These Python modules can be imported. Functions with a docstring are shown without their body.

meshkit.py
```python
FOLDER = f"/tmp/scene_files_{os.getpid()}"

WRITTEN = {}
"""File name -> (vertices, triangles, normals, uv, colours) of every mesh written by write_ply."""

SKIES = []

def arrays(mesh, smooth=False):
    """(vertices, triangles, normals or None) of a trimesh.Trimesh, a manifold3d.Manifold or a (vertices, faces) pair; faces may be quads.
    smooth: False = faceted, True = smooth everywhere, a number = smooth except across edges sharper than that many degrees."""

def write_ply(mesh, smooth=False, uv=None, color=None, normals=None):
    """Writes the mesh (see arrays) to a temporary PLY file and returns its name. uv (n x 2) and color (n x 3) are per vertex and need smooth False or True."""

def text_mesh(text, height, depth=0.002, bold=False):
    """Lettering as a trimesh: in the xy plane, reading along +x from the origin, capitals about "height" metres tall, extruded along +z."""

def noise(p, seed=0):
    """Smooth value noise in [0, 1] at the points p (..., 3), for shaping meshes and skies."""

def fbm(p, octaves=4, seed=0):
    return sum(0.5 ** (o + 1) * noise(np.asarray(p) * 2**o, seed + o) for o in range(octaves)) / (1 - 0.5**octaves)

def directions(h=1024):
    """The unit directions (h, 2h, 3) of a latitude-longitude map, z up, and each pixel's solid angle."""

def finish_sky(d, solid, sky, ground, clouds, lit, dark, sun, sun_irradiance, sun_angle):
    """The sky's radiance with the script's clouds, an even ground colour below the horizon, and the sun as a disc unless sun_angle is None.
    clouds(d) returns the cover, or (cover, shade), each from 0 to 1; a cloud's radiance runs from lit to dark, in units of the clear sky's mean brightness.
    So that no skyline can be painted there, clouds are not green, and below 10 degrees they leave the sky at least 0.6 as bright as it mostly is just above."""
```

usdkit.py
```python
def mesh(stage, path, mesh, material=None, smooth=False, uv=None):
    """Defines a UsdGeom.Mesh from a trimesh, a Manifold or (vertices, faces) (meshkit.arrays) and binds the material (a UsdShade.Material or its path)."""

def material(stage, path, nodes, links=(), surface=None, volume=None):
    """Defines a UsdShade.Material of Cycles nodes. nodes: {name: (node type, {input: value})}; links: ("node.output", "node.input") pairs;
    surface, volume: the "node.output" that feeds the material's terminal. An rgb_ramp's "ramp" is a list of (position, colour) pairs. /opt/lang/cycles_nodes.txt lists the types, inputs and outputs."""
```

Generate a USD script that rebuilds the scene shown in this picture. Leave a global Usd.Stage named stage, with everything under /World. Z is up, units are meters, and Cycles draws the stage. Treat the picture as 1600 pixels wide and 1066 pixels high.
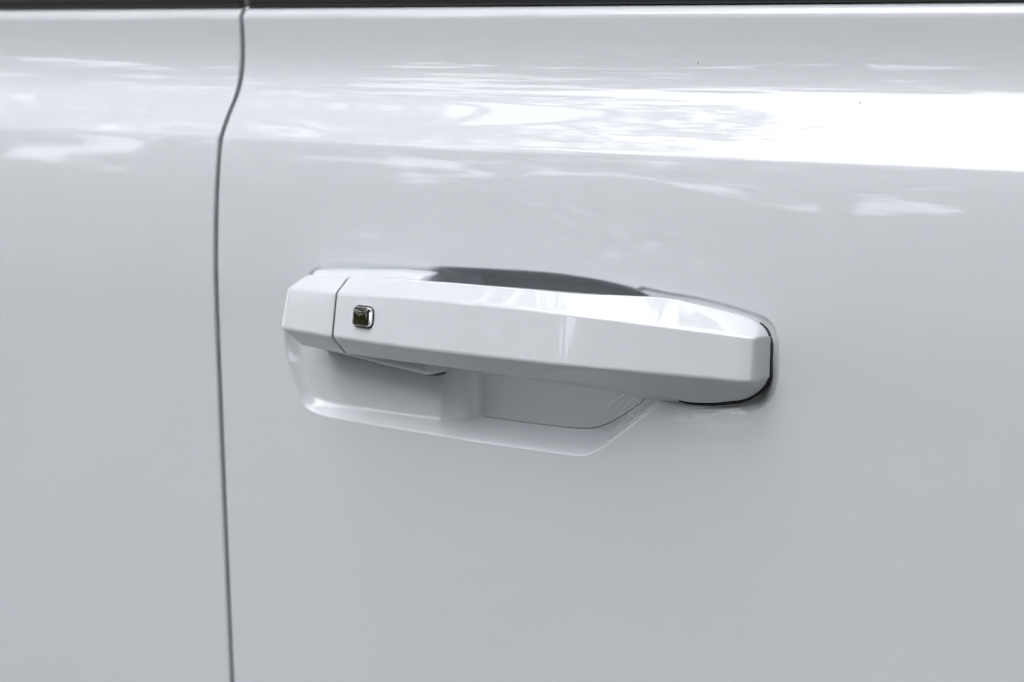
import math
import numpy as np
import trimesh, shapely, shapely.affinity
from scipy.interpolate import PchipInterpolator
from scipy.ndimage import gaussian_filter1d
import usdkit, meshkit
from pxr import Usd, UsdGeom, UsdLux, UsdShade, Gf, Sdf, Vt

stage = Usd.Stage.CreateInMemory()
UsdGeom.SetStageUpAxis(stage, UsdGeom.Tokens.z)
UsdGeom.SetStageMetersPerUnit(stage, 1.0)
world = UsdGeom.Xform.Define(stage, "/World")
stage.SetDefaultPrim(world.GetPrim())
UsdGeom.Scope.Define(stage, "/World/Looks")

# ------------------------------------------------------------------ camera
EXPOSURE = 1.33
CAM = np.array([0.34536, -0.62361, 1.12846])
CR = np.array([0.86592, 0.50019, 0.0])
CU = np.array([-0.09245, 0.16005, 0.98277])
CF = np.array([-0.49157, 0.85100, -0.18484])
cam = UsdGeom.Camera.Define(stage, "/World/camera")
m = Gf.Matrix4d(*[float(v) for v in (*CR, 0, *CU, 0, *(-CF), 0, *CAM, 1)])
cam.AddTransformOp().Set(m)
cam.CreateHorizontalApertureAttr(36.0)
cam.CreateVerticalApertureAttr(36.0 * 682 / 1024)
cam.CreateFocalLengthAttr(58.5)
cam.CreateClippingRangeAttr(Gf.Vec2f(0.05, 500))
cam.CreateFStopAttr(6.6)
cam.CreateFocusDistanceAttr(float((np.array([0.02, -0.022, 1.0]) - CAM) @ CF))
cam.CreateExposureAttr(EXPOSURE)

# ------------------------------------------------------------------ sky and sun
SUN_DIR = np.array([-math.sin(math.radians(11)) * math.cos(math.radians(51)), -math.cos(math.radians(11)) * math.cos(math.radians(51)), math.sin(math.radians(51))]); SUN_DIR /= np.linalg.norm(SUN_DIR)
sky_mat = usdkit.material(stage, "/World/Looks/sky_look", {
    "tc": ("texture_coordinate", {}),
    "sky": ("sky_texture", {"sky_type": "single_scattering", "sun_disc": False,
                            "sun_elevation": float(math.asin(SUN_DIR[2])),
                            "sun_rotation": float(math.atan2(SUN_DIR[0], SUN_DIR[1]))}),
    "n": ("noise_texture", {"scale": 2.2, "detail": 5.0, "roughness": 0.55}),
    "r": ("rgb_ramp", {"ramp": [(0.0, (0.72, 0.75, 0.80)), (0.35, (0.9, 0.94, 1.0)), (0.65, (1.25, 1.27, 1.3)), (1.0, (1.4, 1.4, 1.4))]}),
    "sx": ("separate_xyz", {}),
    "el": ("map_range", {"from_min": 0.0, "from_max": 1.0, "to_min": 12.2, "to_max": 12.6, "clamp": True}),
    "cl": ("mix", {"mix_type": "multiply", "fac": 1.0}),
    "mx": ("mix", {"mix_type": "mix", "fac": 0.88}),
    "bg": ("background_shader", {"strength": 0.13}),
}, [("tc.generated", "n.vector"), ("n.fac", "r.fac"), ("r.color", "cl.color1"), ("tc.generated", "sx.vector"), ("sx.z", "el.value"), ("el.result", "cl.color2"), ("sky.color", "mx.color1"),
    ("cl.color", "mx.color2"), ("mx.color", "bg.color")], surface="bg.background")
sky_dome = UsdLux.DomeLight.Define(stage, "/World/sky")
sky_dome.CreateIntensityAttr(1.0)
UsdShade.MaterialBindingAPI.Apply(sky_dome.GetPrim()).Bind(sky_mat)
sky_dome.GetPrim().SetCustomDataByKey("kind", "structure")
sky_dome.GetPrim().SetCustomDataByKey("label", "pale overcast sky reflected in the paint")

sun = UsdLux.DistantLight.Define(stage, "/World/sun")
sun.CreateIntensityAttr(0.14)
sun.CreateAngleAttr(46.0)
sun.CreateColorAttr(Gf.Vec3f(1.0, 0.99, 0.97))
sun.GetPrim().CreateAttribute("inputs:normalize", Sdf.ValueTypeNames.Bool).Set(True)
zc = SUN_DIR; xc = np.cross([0, 0, 1.0], zc); xc /= np.linalg.norm(xc); yc = np.cross(zc, xc)
sun.AddTransformOp().Set(Gf.Matrix4d(*[float(v) for v in (*xc, 0, *yc, 0, *zc, 0, 0, 0, 10, 1)]))

# ------------------------------------------------------------------ helpers
used = {}
def numbered(parent, name):
    k = used.get((parent, name), 0); used[(parent, name)] = k + 1
    return f"{parent}/{name}" + (f"_{k:03d}" if k else "")
def tag(p, label=None, category=None, group=None, kind=None):
    p = p.GetPrim() if hasattr(p, "GetPrim") else p
    for k, v in (("label", label), ("category", category), ("group", group), ("kind", kind)):
        if v: p.SetCustomDataByKey(k, v)
    return p
def thing(name, label, category, loc=(0, 0, 0), group=None):
    x = UsdGeom.Xform.Define(stage, numbered("/World", name))
    x.AddTranslateOp().Set(Gf.Vec3d(*map(float, loc)))
    return tag(x, label, category, group)
def part(name, mesh, mat, parent, smooth=False, label=None, normals=None):
    path = numbered(str(parent.GetPath()), name)
    g = usdkit.mesh(stage, path, mesh, mat, smooth=smooth)
    if normals is not None:
        g.CreateNormalsAttr(Vt.Vec3fArray.FromNumpy(normals.astype(np.float32))); g.SetNormalsInterpolation("vertex")
    if label: tag(g, label)
    return g.GetPrim()
def W(x, o, z):
    """car coordinates in mm (x along the car, o outward from the door, z up from the handle) to metres"""
    x, o, z = np.broadcast_arrays(np.asarray(x, float), np.asarray(o, float), np.asarray(z, float))
    return np.stack([x, -o, z + 1000.0], -1) / 1000.0
def grid_faces(nr, nc, flip=False, wrap=False):
    i, j = np.meshgrid(np.arange(nr - 1), np.arange(nc if wrap else nc - 1), indexing="ij")
    j2 = (j + 1) % nc
    a, b, c, d = i * nc + j, i * nc + j2, (i + 1) * nc + j2, (i + 1) * nc + j
    q = np.stack([a, b, c, d], -1).reshape(-1, 4)
    return q[:, ::-1] if flip else q
def outward(verts, faces):
    """fix the winding of a closed mesh"""
    f = np.asarray(faces)
    if f.shape[1] == 4: f = np.vstack([f[:, [0, 1, 2]], f[:, [0, 2, 3]]])
    t = trimesh.Trimesh(verts, f, process=False)
    if t.volume < 0: t.invert()
    return t
def sstep(t):
    t = np.clip(t, 0, 1); return t * t * (3 - 2 * t)
def smin(a, b, k):
    h = np.clip(0.5 + 0.5 * (b - a) / k, 0, 1); return b * (1 - h) + a * h - k * h * (1 - h)

# ------------------------------------------------------------------ materials
def paint(path, peel=1.0):
    return usdkit.material(stage, path, {
        "g": ("geometry", {}),
        "n": ("noise_texture", {"scale": 130.0, "detail": 1.5, "roughness": 0.5}),
        "n2": ("noise_texture", {"scale": 26.0, "detail": 1.0}),
        "b": ("bump", {"strength": 1.0 * peel, "distance": 0.000009}),
        "b2": ("bump", {"strength": 1.0 * peel, "distance": 0.00005}),
        "p": ("principled_bsdf", {"base_color": (0.645, 0.66, 0.69), "roughness": 0.45, "specular_ior_level": 0.2,
                                  "coat_weight": 1.0, "coat_roughness": 0.012, "coat_ior": 1.52}),
    }, [("g.position", "n.vector"), ("g.position", "n2.vector"), ("n.fac", "b.height"), ("n2.fac", "b2.height"),
        ("b.normal", "b2.normal"), ("b2.normal", "p.coat_normal")], surface="p.BSDF")
M_PAINT = paint("/World/Looks/white_paint")
def simple(name, color, rough, **kw):
    return usdkit.material(stage, "/World/Looks/" + name, {"p": ("principled_bsdf", {"base_color": color, "roughness": rough, **kw})}, [], surface="p.BSDF")
M_RUBBER = simple("black_rubber", (0.012, 0.012, 0.013), 0.55)
M_GROOVE_SHADE = simple("groove_shade_grey", (0.16, 0.165, 0.17), 0.5)  # dark tone for the shade in the cup groove
M_TRIM = usdkit.material(stage, "/World/Looks/black_trim", {
    "g": ("geometry", {}), "n": ("noise_texture", {"scale": 900.0, "detail": 2.0}),
    "b": ("bump", {"strength": 0.25, "distance": 0.0001}),
    "p": ("principled_bsdf", {"base_color": (0.018, 0.018, 0.019), "roughness": 0.42})},
    [("g.position", "n.vector"), ("n.fac", "b.height"), ("b.normal", "p.normal")], surface="p.BSDF")
M_END_HIGHLIGHT = simple("end_highlight_grey", (0.13, 0.13, 0.11), 0.3)  # lighter tone that imitates a highlight on the trim end
M_GLASS = simple("tinted_glass", (0.006, 0.007, 0.007), 0.03)
M_CHROME = simple("chrome", (0.85, 0.85, 0.86), 0.06, metallic=1.0)
M_LENS = simple("smoked_lens", (0.007, 0.006, 0.001), 0.02, coat_weight=1.0, coat_roughness=0.01)
M_GLINT = simple("pale_glint", (0.92, 0.92, 0.90), 0.35)  # pale tone for the glints drawn in the cup
M_SPECK = simple("dark_grit", (0.06, 0.055, 0.05), 0.8)
M_INNER = simple("inner_metal", (0.30, 0.31, 0.32), 0.6)

# ------------------------------------------------------------------ the door skin
SLOPE_U = PchipInterpolator([60, 79, 84, 89, 93, 97, 102, 108, 114, 120, 127, 131, 140],
                            [.55, .57, .62, .69, .71, .60, .385, .215, .09, .02, -.035, -.04, -.04])
SLOPE_L = PchipInterpolator([-600, -420, -180, -100, -40, 0, 14, 30, 44, 56, 68, 78, 100],
                            [-.16, -.06, -.016, -.011, -.010, .006, .034, .066, .095, .13, .18, .235, .33])
IU, IL = SLOPE_U.antiderivative(), SLOPE_L.antiderivative()
def base_o(z):
    z = np.asarray(z, float)
    up = -25.0 - (IU(np.clip(z, 60, 140)) - IU(120.0))
    lo = 0.6 - (IL(np.clip(z, -600, 100)) - IL(0.0))
    up = up + np.where(z < 60, 50.0, 0.0); lo = lo + np.where(z > 100, 50.0, 0.0)
    o = smin(up, lo, 0.5)
    return o
Z_TOP = 132.6                    # the belt edge rolls over above this height

def soft_poly(pts, it=4):
    p = np.array(pts, float)
    for _ in range(it):                       # corner cutting
        q = np.roll(p, -1, axis=0); p = np.stack([.75 * p + .25 * q, .25 * p + .75 * q], 1).reshape(-1, 2)
    return shapely.Polygon(p)
# outline of the whole hand recess (ledge under the mount and the deep cup), then the pad round the handle's free end
RECESS = soft_poly([(-124, 17.5), (-112, 22.2), (-100, 22.6), (-54, 23.6), (-28, 24.6), (1, 25.2), (20, 24.6), (38, 22.9), (52, 20.4), (63, 16), (65, 0),
                    (62, -24), (54, -29.5), (30, -49.5), (22, -54.4), (8, -54.4), (-15, -54.5), (-60, -54.0), (-98, -53.4), (-118, -52.8),
                    (-130.5, -50), (-136.2, -36), (-139.6, -24), (-140.4, -12), (-134, 6)])
PAD = soft_poly([(40, 22.8), (58.9, 20.4), (76.2, 19.2), (93.1, 16.3), (106, 13.2), (109.3, 4.0), (109.3, -11), (106.5, -22), (94, -26.6), (77, -29.5), (50, -31)])
def sdf(poly, x, z):
    pts = shapely.points(x.ravel(), z.ravel())
    d = shapely.distance(pts, poly.exterior); ins = shapely.contains(poly, pts)
    return np.where(ins, d, -d).reshape(x.shape)
def skin(x, z):
    x, z = np.broadcast_arrays(np.asarray(x, float), np.asarray(z, float))
    o = base_o(z).astype(float).copy()
    near = (x > -160) & (x < 130) & (z > -75) & (z < 45)
    if near.any():
        xn, zn = x[near], z[near]
        d = sdf(RECESS, xn, zn)
        inside = 0.5 * (d + np.sqrt(d * d + 0.5))                      # rounds the lip a little
        soft = lambda t: sstep(t)
        crisp = lambda t: 1 - (1 - np.clip(t, 0, 1)) ** 2.0
        low = sstep((2 - zn) / 12.0)                                  # 1 along the lower edge, 0 along the upper one
        lean = sstep((xn + 59.5) / 15.5)                              # the left wall of the deep cup leans
        right = sstep((62.0 - xn) / 42.0)                             # the cup flattens out towards the handle's free end
        edge_up = soft(d / (4.8 + 2.6 * lean)); edge_low = crisp((inside - 0.3) / (5.6 - 0.4 * lean))
        edge = np.where(d > -1.5, edge_up + (edge_low - edge_up) * low, 0)
        deep = 5.2 + 6.8 * np.clip((xn + 136) / 84.0, 0, 1) * np.maximum(0.62 + 0.38 * np.clip((zn + 53) / 60.0, 0, 1), lean)
        deep = deep * (1 - 0.72 * (1 - lean) * sstep((zn - 2) / 14.0))
        ledge = deep * edge * (0.15 + 0.85 * sstep((64 - xn) / 30.0))
        cup = 13.0 * lean * right * edge
        pad = 1.8 * sstep(sdf(PAD, xn, zn) / 1.8 + 0.4) * sstep((zn + 32) / 17.0)
        under = np.interp(xn, [56, 64, 72, 80, 89, 95, 100, 104], [-21.4, -23.4, -24.5, -24, -22.4, -21, -18.2, -14])
        groove = 2.6 * sstep((zn - under + 13.0) / 14.5) * sstep((xn - 56) / 10.0) * sstep((108 - xn) / 6.0) * sstep((-3 - zn) / 8.0)
        o[near] -= np.maximum(ledge + cup, pad) + groove
    return o

XS = -181.5                      # the shut line between the two doors
R_EDGE = 0.9
def axis(*spans):
    out = [spans[0][0]]
    for a, b, st in spans:
        n = max(1, int(round((b - a) / st))); out += list(np.linspace(a, b, n + 1)[1:])
    return np.array(out)
ZA = axis((-520, -200, 8), (-200, -62, 3), (-62, -42, 0.45), (-42, -22, 0.8), (-22, 8, 1.0), (8, 28, 0.4), (28, 70, 1.6), (70, 76, 0.7), (76, 77.5, 0.3), (77.5, 80.5, 0.12), (80.5, 82, 0.3), (82, Z_TOP, 0.8))
def door_panel(name, xa, edge, sign, parent):
    """heightfield over xa x ZA; the side at 'edge' rolls over into the gap, the top rolls over at the belt. sign: +1 edge is the low-x side"""
    X, Z = np.meshgrid(xa, ZA)
    O = skin(X, Z)
    # roll towards the gap
    t = np.clip((edge + sign * R_EDGE - X) * sign / R_EDGE, 0, 1)
    O = O - R_EDGE * (1 - np.sqrt(np.clip(1 - t * t, 0, 1)))
    # belt roll
    ang = np.radians(np.linspace(0, 100, 12)[1:])
    r = 5.6
    rows_o = [O[-1] - r * (1 - np.cos(a)) for a in ang]
    rows_z = [Z[-1] + r * np.sin(a) for a in ang]
    rows_o.append(O[-1] - 14.0); rows_z.append(Z[-1] + r * 0.72)
    O = np.vstack([O, np.array(rows_o)]); Z = np.vstack([Z, np.array(rows_z)]); X = np.vstack([X, np.repeat(X[-1:], len(rows_o), 0)])
    # hem into the gap
    if sign > 0:
        col = lambda d, a: np.hstack([d, a])
        X, O, Z = np.hstack([X[:, :1] + 0.2, X]), np.hstack([O[:, :1] - 14, O]), np.hstack([Z[:, :1], Z])
    else:
        X, O, Z = np.hstack([X, X[:, -1:] - 0.2]), np.hstack([O, O[:, -1:] - 14]), np.hstack([Z, Z[:, -1:]])
    nr, nc = X.shape
    V = W(X, O, Z)
    # smooth normals from the surface itself
    du = np.gradient(V, axis=1); dv = np.gradient(V, axis=0)
    N = np.cross(du, dv); N /= np.maximum(np.linalg.norm(N, axis=-1, keepdims=True), 1e-12)
    f = grid_faces(nr, nc)
    f = np.vstack([f[:, [0, 1, 2]], f[:, [0, 2, 3]]])
    return part(name, (V.reshape(-1, 3), f), M_PAINT, parent, normals=N.reshape(-1, 3))

car = thing("white_car", "glossy white car side with two doors, a narrow shut line and a white pull handle", "car", (0, 0, 0))
G = 1.3
er, el = XS + G, XS - G
edge_cols = R_EDGE * (1 - np.cos(np.linspace(0, np.pi / 2, 8)))
XR = np.concatenate([er + edge_cols, axis((er + R_EDGE + 1, -145, 3), (-145, -118, 0.6), (-118, -60, 1.0), (-60, -40, 0.45), (-40, 20, 1.0), (20, 64, 0.7), (64, 112, 0.6), (112, 200, 3), (200, 760, 14), (760, 1900, 60))])
XL = np.concatenate([axis((-1900, -760, 60), (-760, -340, 14), (-340, el - R_EDGE - 1, 3)), (el - edge_cols)[::-1]])
front = door_panel("front_door", XR, er, 1, car)
tag(front, "white door panel that carries the handle")
rear = door_panel("rear_door", XL, el, -1, car)
tag(rear, "plain white door panel beyond the shut line")
# rubber seal and dark structure at the bottom of the gap
zz = ZA[::6]
sv = []
for dx in (-9.0, 9.0):
    for z in zz: sv.append((XS + dx, base_o(z) - 3.6, z))
sv = np.array(sv).reshape(2, len(zz), 3)
front_seal = W(sv[..., 0], sv[..., 1], sv[..., 2])
back = W(sv[..., 0], sv[..., 1] - 3.0, sv[..., 2])
ring = np.stack([front_seal[0], front_seal[1], back[1], back[0]], 1)       # n,4,3
f = grid_faces(len(zz), 4, wrap=True)
part("door_seal", outward(ring.reshape(-1, 3), f), M_RUBBER, car)

# belt moulding over each door: a rounded black strip, and the tinted glass above it
def moulding(x0, x1, name, parent):
    prof = [(-29.6, 137.9), (-27.2, 138.6), (-25.9, 140.2), (-25.6, 143), (-26.2, 150), (-28, 155), (-31, 156.5), (-36, 156), (-37, 150), (-37, 139)]
    p = np.array(prof); n = len(p)
    xs = [x0, x0 + .5, x1 - .5, x1]
    sc = [0.99, 1.0, 1.0, 0.99]; c = p.mean(0)
    V = np.array([W(x, (c + (p - c) * s)[:, 0], (c + (p - c) * s)[:, 1]) for x, s in zip(xs, sc)])
    f = grid_faces(len(xs), n, wrap=True); f = np.vstack([f[:, [0, 1, 2]], f[:, [0, 2, 3]]])
    caps = [[0, i, i + 1] for i in range(1, n - 1)] + [[3 * n, 3 * n + i + 1, 3 * n + i] for i in range(1, n - 1)]
    return part(name, outward(V.reshape(-1, 3), np.vstack([f, caps])), M_TRIM, parent, smooth=40)
def pane(x0, x1, parent):
    b = []
    for x in (x0, x1):
        for o, z in ((-33, 150), (-150, 480), (-155, 479), (-38, 149)): b.append((x, o, z))
    b = np.array(b); V = W(b[:, 0], b[:, 1], b[:, 2])
    hull = trimesh.Trimesh(V, process=False).convex_hull
    return part("window_glass", hull, M_GLASS, parent)
moulding(XS + 4.6, 1890, "belt_moulding", front); pane(XS + 14, 1880, front)
moulding(-1890, XS - 2.0, "belt_moulding", rear); pane(-1880, XS - 14, rear)
clip = moulding(XS + 1.6, XS + 4.5, "moulding_end_highlight", front)  # lighter end piece imitates the olive highlight on the trim end
UsdShade.MaterialBindingAPI.Apply(clip).Bind(M_END_HIGHLIGHT)
rp = np.array([(-140, 478), (-150, 500), (-180, 522), (-300, 548), (-800, 562), (-1300, 548), (-1420, 522), (-1450, 478)])
V = np.array([W(x, rp[:, 0], rp[:, 1]) for x in (-1850, 1850)]); n = len(rp)
f = grid_faces(2, n, wrap=True); f = np.vstack([f[:, [0, 1, 2]], f[:, [0, 2, 3]], [[0, i, i + 1] for i in range(1, n - 1)], [[n, n + i + 1, n + i] for i in range(1, n - 1)]])
part("roof", outward(V.reshape(-1, 3), f), M_PAINT, car, smooth=30)

# tiny chips and grit on the paint
for (px, pz, r) in ((60.5, 114.2, 0.32), (132.1, 99.4, 0.36), (94.2, 59.4, 0.2)):
    s = trimesh.creation.icosphere(1, 1.0); v = s.vertices * [r / 1000, r * 0.5 / 1000, r * 0.8 / 1000] + W(px, skin(px, pz), pz)
    part("grit_speck", (v, s.faces), M_SPECK, front, smooth=True)

# ------------------------------------------------------------------ the handle
HX = lambda k, v: PchipInterpolator(k, v)
FTz = HX([-126, -95, -54, -24, 17, 56, 87, 106], [10.2, 10.9, 12.3, 12.7, 12.1, 10.2, 8.3, 7.2])
FTo = HX([-126, -95, -54, -24, 17, 56, 87, 103, 104.4, 105.4, 106], [16.5, 19.3, 22.2, 23.2, 22.6, 18, 13.2, 11.0, 8.0, 3.0, 1.0])
FBz = HX([-126, -95, -54, 0, 56, 106], [-8.3, -8.9, -9.3, -9.2, -9.7, -10.8])
FBo = HX([-126, -95, -54, -24, 17, 56, 87, 102.2, 103.8, 105.0, 106], [20.0, 23.2, 25.8, 26.8, 26.6, 21.5, 15.7, 12.8, 9.0, 3.4, 1.0])
Tz = HX([-126, -112, -95, -54, -30, 0, 30, 50, 60, 77, 91, 96.5, 101.5, 104.0, 105.4, 106], [15.6, 16.3, 16.9, 18.6, 19.2, 19.4, 19.0, 19.1, 18.9, 16.7, 14.5, 13.3, 11.0, 8.6, 5.4, 3.0])
To = HX([-126, -95, -54, -20, 0, 17, 30, 45, 60, 77, 91, 103, 106], [6.5, 9.6, 13.4, 15.2, 15.4, 14.4, 12, 8.2, 4.6, 2.4, 1.5, 1.0, 0.4])
Bz = HX([-126, -95, -54, 0, 38, 47, 56, 64, 72, 80, 89, 95, 100, 103.4, 105.2, 106], [-17.6, -18.4, -18.3, -18.3, -18.7, -19.6, -21.4, -23.4, -24.5, -24.0, -22.4, -21.0, -18.2, -14.8, -11.5, -9.0])
Bo = HX([-126, -95, -54, -20, 0, 20, 41, 56, 72, 89, 106], [10, 13, 16, 17, 16.4, 14.5, 11, 6.5, 2.6, 1.6, 0.4])
Cz = HX([-126, -40, -22, 9, 38, 49, 56, 72, 106], [-18.6, -19.4, -20.6, -21.4, -23.4, -25.3, -25.8, -25.6, -9.5])
Co = HX([-126, -95, -54, -22, 9, 30, 45, 56, 72, 106], [2, 6, 9, 10.5, 8.5, 5.0, 2.4, 0.4, -1.0, -2.5])
Ao = HX([-126, -95, -54, -20, 0, 30, 45, 60, 77, 106], [2, 5, 8, 9.5, 9.0, 5.5, 2.5, -0.5, -1.5, -2.5])
def round_section(P, R, n=6):
    P = np.asarray(P, float); k = len(P); out = []
    for i in range(k):
        a, b, c = P[i - 1], P[i], P[(i + 1) % k]
        la, lc = np.linalg.norm(a - b), np.linalg.norm(c - b)
        t = R[i]
        ta, tc = min(t, 0.46 * la), min(t, 0.46 * lc)
        p0, p2 = b + (a - b) * ta / max(la, 1e-9), b + (c - b) * tc / max(lc, 1e-9)
        for s in np.linspace(0, 1, n): out.append((1 - s) ** 2 * p0 + 2 * s * (1 - s) * b + s * s * p2)
    return np.array(out)
def section(x):
    Cz_ = min(Cz(x), Bz(x) + 0.01)
    if x > 66: Cz_ = Bz(x) + 0.3
    P = [(Ao(x), Tz(x) - 0.6), (To(x), Tz(x)), (FTo(x), FTz(x)), (FBo(x), FBz(x)), (Bo(x), Bz(x)), (Co(x), Cz_)]
    return round_section(P, [0.8, 1.0, 1.4, 1.4, 1.2, 1.2])
def loft(xs, shear=0.0, x_shear=None, close=(True, True), inset=(0, 0)):
    secs = [section(x) for x in xs]
    V = []
    for k, (x, s) in enumerate(zip(xs, secs)):
        s = s.copy()
        dx = np.zeros(len(s))
        if shear:
            dx = shear * np.clip(FTo(x) - s[:, 0], -3, 30) * np.clip((x_shear - x) / 12.0, 0, 1)
        V.append(W(x + dx, s[:, 0], s[:, 1]))
    V = np.array(V); n = V.shape[1]
    f = grid_faces(len(xs), n, wrap=True); f = np.vstack([f[:, [0, 1, 2]], f[:, [0, 2, 3]]])
    v = V.reshape(-1, 3)
    for end, on in ((0, close[0]), (len(xs) - 1, close[1])):
        if on:
            c = len(v); v = np.vstack([v, V[end].mean(0)])
            r = end * n + np.arange(n); r2 = end * n + (np.arange(n) + 1) % n
            t = np.stack([np.full(n, c), r2, r] if end == 0 else [np.full(n, c), r, r2], 1); f = np.vstack([f, t])
    return outward(v, f)

handle = UsdGeom.Xform.Define(stage, numbered(str(car.GetPath()), "door_handle")).GetPrim()
tag(handle, "white pull handle with a small sensor near its fixed end")
SEAM = -95.6
# the grip: rounded at the seam by a tiny inset
def inset_loft(xs, insets, **kw):
    """loft whose sections are drawn in towards their middle by so many mm at given stations"""
    global section
    plain = section
    table = dict(zip(np.round(xs, 4), insets))
    def sec(x):
        s = plain(x); i = table.get(round(float(x), 4), 0)
        if i:
            poly = shapely.Polygon(s); c = s.mean(0)
            d = s - c; L = np.linalg.norm(d, axis=1, keepdims=True); s = c + d * (1 - i / np.maximum(L, i + .1))
        return s
    section = sec
    try: return loft(xs, **kw)
    finally: section = plain
gx0 = SEAM + 0.45
gxs = np.concatenate([[gx0, gx0 + 0.12, gx0 + 0.35, gx0 + 0.8], np.linspace(gx0 + 2, 30, 56), np.linspace(31.5, 98, 46), np.linspace(98.6, 102, 7), np.linspace(102.3, 105.9, 16)])
gin = np.zeros(len(gxs)); gin[0], gin[1], gin[2] = 0.75, 0.4, 0.12
part("grip", inset_loft(gxs, gin), M_PAINT, handle, smooth=38)
cxs = np.concatenate([[-125.8, -125.5, -125.0, -124.2], np.linspace(-123, SEAM - 1.4, 14), [SEAM - 0.8, SEAM - 0.57, SEAM - 0.45]])
cin = np.zeros(len(cxs)); cin[0], cin[1], cin[2] = 1.2, 0.5, 0.12; cin[-1], cin[-2], cin[-3] = 0.75, 0.4, 0.12
part("end_cap", inset_loft(cxs, cin, shear=0.42, x_shear=-110.0), M_PAINT, handle, smooth=38)
# dark core that fills the seam between end cap and grip
sec = section(SEAM); c = sec.mean(0); core = c + (sec - c) * 0.93
V = np.array([W(x, core[:, 0], core[:, 1]) for x in (SEAM - 3, SEAM + 3)]); n = V.shape[1]
f = grid_faces(2, n, wrap=True); f = np.vstack([f[:, [0, 1, 2]], f[:, [0, 2, 3]]])
part("seam_core", outward(V.reshape(-1, 3), f), M_RUBBER, handle)

# the mount behind the fixed end: a thick rounded base that ends in a blunt nose
def mount(grow=0.0, sink=0.0, shift=0.0):
    xs = np.concatenate([np.linspace(-119, -62, 30), np.linspace(-61, -54.2, 14)])
    V = []
    for x in xs:
        e = np.sqrt(max(0.0, 1 - (max(0.0, x + 59.0) / 4.9) ** 2)) if x > -59 else 1.0
        e = max(e, 0.15)
        k = (x + 119) / 65.0
        top = 17.0 + 3.2 * min(1.0, k * 1.4); bot = -20.3 - 6.0 * k - grow
        mid = (top + bot) / 2
        oo = 6.0 + 3.4 * k - sink
        top = mid + (top - mid) * (0.93 + 0.07 * e); bot = mid + (bot - mid) * (0.93 + 0.07 * e)
        P = [(-9, top + 1.2), (oo * (0.35 + 0.65 * e), top), ((oo - 2.5) * (0.5 + 0.5 * e), bot), (-9, bot - 1.0)]
        V.append(W(x + shift, *round_section(P, [0.5, 4.0, 4.0, 0.5], 7).T))
    V = np.array(V); n = V.shape[1]
    f = grid_faces(len(xs), n, wrap=True); f = np.vstack([f[:, [0, 1, 2]], f[:, [0, 2, 3]]])
    v = np.vstack([V.reshape(-1, 3), V[-1].mean(0)]); r = (len(xs) - 1) * n + np.arange(n); r2 = (len(xs) - 1) * n + (np.arange(n) + 1) % n
    f = np.vstack([f, np.stack([np.full(n, len(v) - 1), r, r2], 1)])
    return outward(v, f)
part("mount_contact_shade", mount(1.3, 4.0, -0.7), M_RUBBER, handle, smooth=40)  # dark ring standing in for the contact shadow round the mount
part("mount", mount(), M_PAINT, handle, smooth=40)

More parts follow.
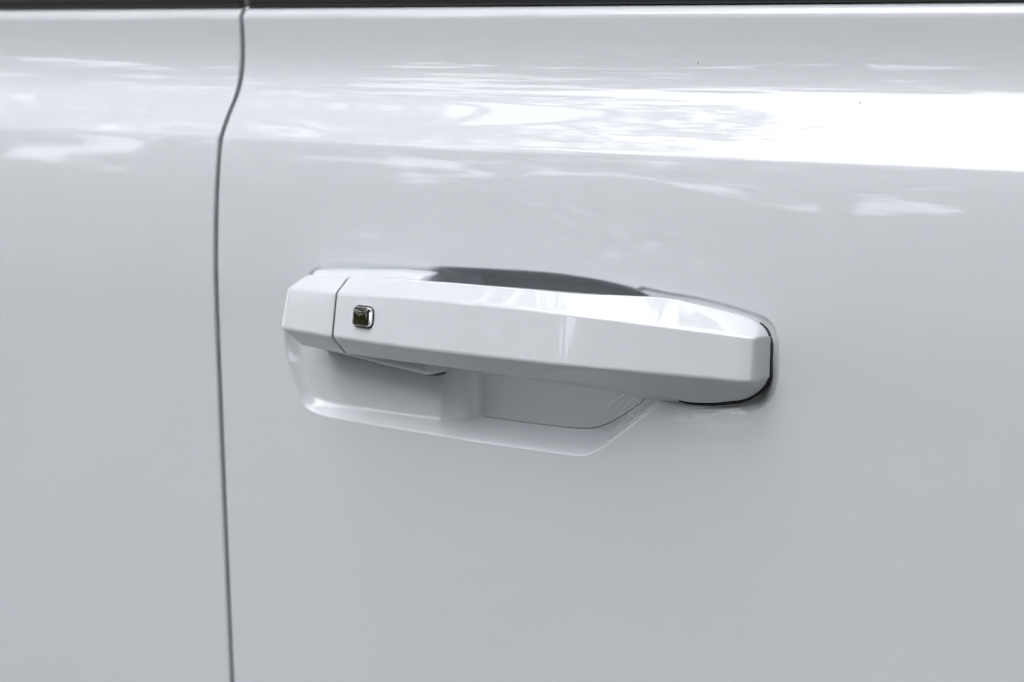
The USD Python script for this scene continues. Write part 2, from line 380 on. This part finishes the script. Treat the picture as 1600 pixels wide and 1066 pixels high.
# gasket under the free end, its lower edge extended as a dark contact shade
gx = np.concatenate([np.linspace(57, 100, 34), np.linspace(100.5, 105.9, 14)])
outline = np.vstack([np.stack([gx, [float(Tz(x)) - 1.6 * float(sstep((101 - x) / 4)) for x in gx]], 1), np.stack([gx[::-1], [float(Bz(x)) - 0.7 * float(sstep((x - 56) / 9) * sstep((104 - x) / 12)) for x in gx[::-1]]], 1)])
gp = shapely.Polygon(outline).buffer(0.12, quad_segs=6)
gp = shapely.affinity.translate(gp, 0.3, -0.4)
g = trimesh.creation.extrude_polygon(gp, 8.0, engine="earcut")
v = g.vertices; g = outward(W(v[:, 0], -7.4 + v[:, 2], v[:, 1]), g.faces)
part("gasket", g, M_RUBBER, handle)

# fine groove where the cup meets the flange, its shade drawn as a dark tube
def seam_line(path, r=0.28, flat=0.7, steps=90, blur=4):
    p = np.array(path, float); d = np.r_[0, np.cumsum(np.linalg.norm(np.diff(p, axis=0), axis=1))]
    t = np.linspace(0, d[-1], steps); q = np.stack([PchipInterpolator(d, p[:, k])(t) for k in range(2)], 1)
    q = gaussian_filter1d(q, blur, axis=0, mode="nearest")
    c = np.stack([q[:, 0], skin(q[:, 0], q[:, 1]) , q[:, 1]], 1)
    a = np.linspace(0, 2 * np.pi, 7)[:-1]
    V = np.array([[W(x, o + r * flat * np.sin(b), z + r * np.cos(b)) for b in a] for x, o, z in c])
    f = grid_faces(len(c), 6, wrap=True)
    return outward(V.reshape(-1, 3), f)
part("cup_groove_shade", seam_line([(-45, -49.4), (-24.6, -49.6), (3, -49.4), (12, -48.6), (19.8, -45.7), (30, -39), (40, -32), (47, -26)]), M_GROOVE_SHADE, front)

# rippled glints at the free end of the cup, drawn as pale tubes
for path, r in (([(29.4, -30.6), (23.7, -34.2), (20.0, -37.5), (18.4, -41.2)], .20), ([(32.1, -30.7), (27.4, -34.5), (24.1, -38.3), (23.1, -42.3)], .12),
                ([(35.3, -30.6), (31.2, -34.7), (27.8, -38.6), (26.2, -41.8)], .22), ([(37.5, -30.9), (33.7, -35.3), (29.6, -38.5), (26.3, -40.4)], .14),
                ([(39.9, -31.2), (35.4, -35.8), (31.0, -39.4)], .26), ([(32.3, -36.4), (32.1, -39.1), (35.8, -39.4)], .24),
                ([(35.8, -39.4), (46.8, -34.0), (50.5, -30.7), (52.7, -28.8)], .16), ([(45.6, -29.8), (46.6, -30.8), (44.4, -32.9)], .24)):
    part("cup_glint", seam_line(path, r * 1.35, 0.3, 40, 2), M_GLINT, front, smooth=True)

# the sensor: dark socket, chrome bezel, smoked dome
def rrect(w, h, r, n=8):
    out = []
    for cx, cy, a0 in ((w / 2 - r, h / 2 - r, 0), (-w / 2 + r, h / 2 - r, 90), (-w / 2 + r, -h / 2 + r, 180), (w / 2 - r, -h / 2 + r, 270)):
        for a in np.radians(np.linspace(a0, a0 + 90, n)): out.append((cx + r * np.cos(a), cy + r * np.sin(a)))
    return np.array(out)
bx, bz = -78.4, 1.7
t0 = (bz - FBz(bx)) / (FTz(bx) - FBz(bx))
def front_pt(x, z):
    t = (z - FBz(x)) / (FTz(x) - FBz(x)); return np.array([x, FBo(x) + t * (FTo(x) - FBo(x)), z])
O0 = front_pt(bx, bz); ex = front_pt(bx + 4, bz) - front_pt(bx - 4, bz); ez = front_pt(bx, bz + 4) - front_pt(bx, bz - 4)
ex /= np.linalg.norm(ex); ez /= np.linalg.norm(ez); en = np.cross(ez, ex); en /= np.linalg.norm(en)
if en[1] < 0: en = -en
def stacked(rings, cap=True):
    V = []
    for w, h, r, hh in rings:
        q = rrect(w, h, r); P = O0 + q[:, :1] * ex + q[:, 1:] * ez + hh * en
        V.append(W(P[:, 0], P[:, 1], P[:, 2]))
    V = np.array(V); n = V.shape[1]; f = grid_faces(len(rings), n, wrap=True); f = np.vstack([f[:, [0, 1, 2]], f[:, [0, 2, 3]]]); v = V.reshape(-1, 3)
    if cap:
        v = np.vstack([v, V[-1].mean(0)]); k = (len(rings) - 1) * n; i = np.arange(n)
        f = np.vstack([f, np.stack([np.full(n, len(v) - 1), k + i, k + (i + 1) % n], 1)])
    return outward(v, f)
part("sensor_socket", stacked([(11.9, 10.1, 3.0, -1.0), (11.9, 10.1, 3.0, 0.12), (11.5, 9.7, 2.8, 0.3)]), M_RUBBER, handle, smooth=30)
part("sensor_bezel", stacked([(10.9, 9.1, 2.4, 0.1), (10.7, 8.9, 2.3, 0.7), (9.9, 8.5, 2.0, 1.9), (9.5, 8.2, 1.9, 2.1), (9.0, 7.7, 1.7, 2.1)]), M_CHROME, handle, smooth=35)
def pillow(w, h, r, base, rise, rings=9):
    """a smooth cushion over a rounded rectangle"""
    V = []
    q0 = rrect(w, h, r)
    for k in np.linspace(0, 1, rings)[:-1]:
        q = q0 * (1 - k); hh = base + rise * (1 - (2 * q[:, 0] / w) ** 2) ** .8 * (1 - (2 * q[:, 1] / h) ** 2) ** .8
        P = O0 + q[:, :1] * ex + q[:, 1:] * ez + hh[:, None] * en; V.append(W(P[:, 0], P[:, 1], P[:, 2]))
    P = O0 + q0[:, :1] * ex + q0[:, 1:] * ez + (base - 0.5) * en; V.insert(0, W(P[:, 0], P[:, 1], P[:, 2]))
    V = np.array(V); n = V.shape[1]; f = grid_faces(len(V), n, wrap=True); f = np.vstack([f[:, [0, 1, 2]], f[:, [0, 2, 3]]]); v = V.reshape(-1, 3)
    P = O0 + (base + rise) * en; v = np.vstack([v, W(*P)]); k = (len(V) - 1) * n; i = np.arange(n)
    return outward(v, np.vstack([f, np.stack([np.full(n, len(v) - 1), k + i, k + (i + 1) % n], 1)]))
part("sensor_lens", pillow(9.1, 7.8, 1.7, 2.2, 0.7), M_LENS, handle, smooth=True)

# ------------------------------------------------------------------ the ground and the trees across from the car (seen as reflections in the paint, some added to block light)
M_GROUND = usdkit.material(stage, "/World/Looks/asphalt", {
    "g": ("geometry", {}), "n": ("noise_texture", {"scale": 0.9, "detail": 6.0}), "n2": ("noise_texture", {"scale": 60.0, "detail": 3.0}),
    "r": ("rgb_ramp", {"ramp": [(0.3, (0.03, 0.03, 0.03)), (0.7, (0.048, 0.048, 0.046))]}),
    "b": ("bump", {"strength": 0.6, "distance": 0.01}),
    "p": ("principled_bsdf", {"roughness": 0.9})},
    [("g.position", "n.vector"), ("g.position", "n2.vector"), ("n.fac", "r.fac"), ("r.color", "p.base_color"), ("n2.fac", "b.height"), ("b.normal", "p.normal")], surface="p.BSDF")
S = 120.0
gm = usdkit.mesh(stage, "/World/road", (np.array([(-S, -S, 0), (S, -S, 0), (S, S, 0), (-S, S, 0)], float), np.array([(0, 1, 2), (0, 2, 3)])), M_GROUND)
tag(gm, "dark grey asphalt road beside the car", None, None, "structure")

M_LEAF = usdkit.material(stage, "/World/Looks/leaf", {
    "oi": ("geometry", {}),
    "r": ("rgb_ramp", {"ramp": [(0.0, (0.025, 0.038, 0.012)), (1.0, (0.055, 0.07, 0.022))]}),
    "d": ("principled_bsdf", {"roughness": 0.55}),
    "t": ("translucent_bsdf", {"color": (0.07, 0.09, 0.02)}),
    "m": ("mix_closure", {"fac": 0.3})},
    [("oi.random_per_island", "r.fac"), ("r.color", "d.base_color"), ("d.BSDF", "m.closure1"), ("t.BSDF", "m.closure2")], surface="m.closure")
M_BARK = simple("bark", (0.09, 0.075, 0.06), 0.9)

def tube(p0, p1, r0, r1, n=8):
    p0, p1 = np.array(p0, float), np.array(p1, float); d = p1 - p0; d /= np.linalg.norm(d)
    a = np.cross(d, [0.3, 0.8, 0.5]); a /= np.linalg.norm(a); b = np.cross(d, a)
    t = np.linspace(0, 2 * np.pi, n, endpoint=False)
    ring = np.cos(t)[:, None] * a + np.sin(t)[:, None] * b
    v = np.vstack([p0 + ring * r0, p1 + ring * r1]); f = grid_faces(2, n, wrap=True)
    return trimesh.Trimesh(v, np.vstack([f[:, [0, 1, 2]], f[:, [0, 2, 3]]]), process=False)
SUN_FROM = np.array([0.0, -0.03, 1.0])
def make_tree(seed, foot, h, rad, base, clumps, per, leaf, opening, size):
    """trunk and limbs, and a crown of leaf clumps; clumps do not grow into the opening in the canopy through which the light falls"""
    rng = np.random.default_rng(seed)
    foot = np.array([*foot, 0.0])
    ctr = np.array([0, 0, (h + base) / 2]); ax = np.array([rad, rad, (h - base) / 2])
    wood = [tube((0, 0, -0.1), (0.05, 0.03, base), .20, .15), tube((0.05, 0.03, base), (0, 0, h * .8), .15, .03)]
    C, R = [], []
    while len(C) < clumps:
        p = rng.uniform(-1, 1, 3); q = np.linalg.norm(p)
        if q >= 1 or q < 0.3 * rng.random(): continue
        c = ctr + p * ax * (0.9 + 0.2 * rng.random()); r = rng.uniform(*size)
        to = foot + c - SUN_FROM; dist = np.linalg.norm(to)
        off = math.degrees(math.acos(float(to @ SUN_DIR) / dist)); own = math.degrees(math.asin(min(1.0, 1.05 * r / dist)))
        if off < opening + own: 
            clumps -= rng.random() < .5
            continue
        C.append(c); R.append(r)
    C, R = np.array(C), np.array(R)
    for c in C[::2]:
        b = np.array([0.03, 0.02, max(base * .8, c[2] - 0.45 * np.linalg.norm(c[:2]) - .2)]); wood.append(tube(b, c, .05, .012, 5))
    m_ = len(C) * per
    d = rng.normal(0, 1, (m_, 3)); d /= np.linalg.norm(d, axis=1, keepdims=True)
    d *= rng.random((m_, 1)) ** (1 / 2.6)
    P = np.repeat(C, per, 0) + d * np.repeat(R[:, None], per, 0) * [1.2, 1.2, 0.8]
    u = rng.normal(0, 1, (m_, 3)); u /= np.linalg.norm(u, axis=1, keepdims=True)
    w = np.cross(u, rng.normal(0, 1, (m_, 3))); w /= np.linalg.norm(w, axis=1, keepdims=True)
    L = leaf * rng.uniform(.7, 1.3, (m_, 1))
    V = np.stack([P - u * L / 2, P + w * L * .28, P + u * L / 2, P - w * L * .28], 1).reshape(-1, 3)
    i = np.arange(m_)[:, None] * 4
    return trimesh.util.concatenate(wood), (V, np.vstack([i + [0, 1, 2], i + [0, 2, 3]]))
# azimuth from the door's normal towards the rear of the car, distance, height, crown radius, crown base, clumps
TREES = [
    (64, 7.0, 8.6, 3.2, 0.8, 50, "broad leafy tree on the far side of the road, reflected in the rear door"),
    (44, 7.6, 7.6, 3.2, 1.6, 42, "low round tree with branches near the ground, reflected beside the shut line"),
    (18.5, 9.0, 7.4, 2.6, 1.0, 66, "round tree under the open patch of sky, reflected above the handle"),
    (-6, 9.5, 8.6, 3.4, 0.6, 125, "round tree to the side of the open sky, out of the paint's reflection"),
    (-38, 6.6, 10.5, 3.6, 1.6, 130, "broad spreading tree nearest the front end of the car"),
    (101, 6.4, 10.5, 3.5, 1.6, 120, "tall spreading tree nearest the rear end of the car"),
    (52, 4.8, 11.0, 3.4, 2.8, 14, "tall tree close to the car whose crown hangs over the road"),
    (-78, 6.5, 9.5, 3.4, 1.6, 120, "leafy tree far along the road ahead of the car"),
    (-60, 4.2, 11.5, 3.2, 4.0, 90, "tall tree with a high crown beside the front door"),
    (31, 13.5, 8.4, 3.6, 2.6, 34, "distant round tree between two nearer trunks"),
    (192, 3.6, 11.0, 4.2, 4.2, 46, "added unseen tree whose crown over the roof cuts the overhead light"),  # added to cut zenith light on the shoulder band
    (4, 12.0, 5.6, 2.5, 0.4, 75, "added low bushy tree closing a bright gap below the open sky")]  # added to close a bright gap mirrored in the grip
for k, (az, dist, h, rad, base, cl, nm) in enumerate(TREES):
    a = math.radians(az); foot = (-dist * math.sin(a), -dist * math.cos(a))
    t = thing("tree", nm, "tree", (*foot, 0), "trees across from the car")
    airy = 18 < az < 70  # the other crowns are made dense to block ambient light
    wood, crown = make_tree(40 + k, foot, h, rad, base, cl, 200 if airy else 420, .15 if airy else .19, 15.0, (0.24, 0.52) if airy else (0.4, 0.8))
    part("trunk", wood, M_BARK, t, smooth=50); part("crown", crown, M_LEAF, t)

def hedge():  # unseen, added to hold back light from the low horizon
    rng = np.random.default_rng(21)
    t = thing("hedge", "added hedge behind the trees that blocks the low sky", "hedge", (0, -12.5, 0))
    n = 80000
    x = rng.uniform(-52, 34, n); top = 3.25 + 0.6 * np.sin(x * .7) + .35 * np.sin(x * 1.9 + 1)
    P = np.stack([x, rng.normal(0, .35, n), top * rng.uniform(0.0, 1, n) ** 0.7], 1)
    u = rng.normal(0, 1, (n, 3)); u /= np.linalg.norm(u, axis=1, keepdims=True)
    w = np.cross(u, rng.normal(0, 1, (n, 3))); w /= np.linalg.norm(w, axis=1, keepdims=True)
    L = .26 * rng.uniform(.7, 1.3, (n, 1))
    V = np.stack([P - u * L / 2, P + w * L * .32, P + u * L / 2, P - w * L * .32], 1).reshape(-1, 3)
    i = np.arange(n)[:, None] * 4
    part("foliage", (V, np.vstack([i + [0, 1, 2], i + [0, 2, 3]])), M_LEAF, t)
    for k in range(42):
        part("stem", tube((-51 + 2 * k, 0, -.1), (-51 + 2 * k + .1, 0, 2.4), .05, .02, 6), M_BARK, t)
hedge()
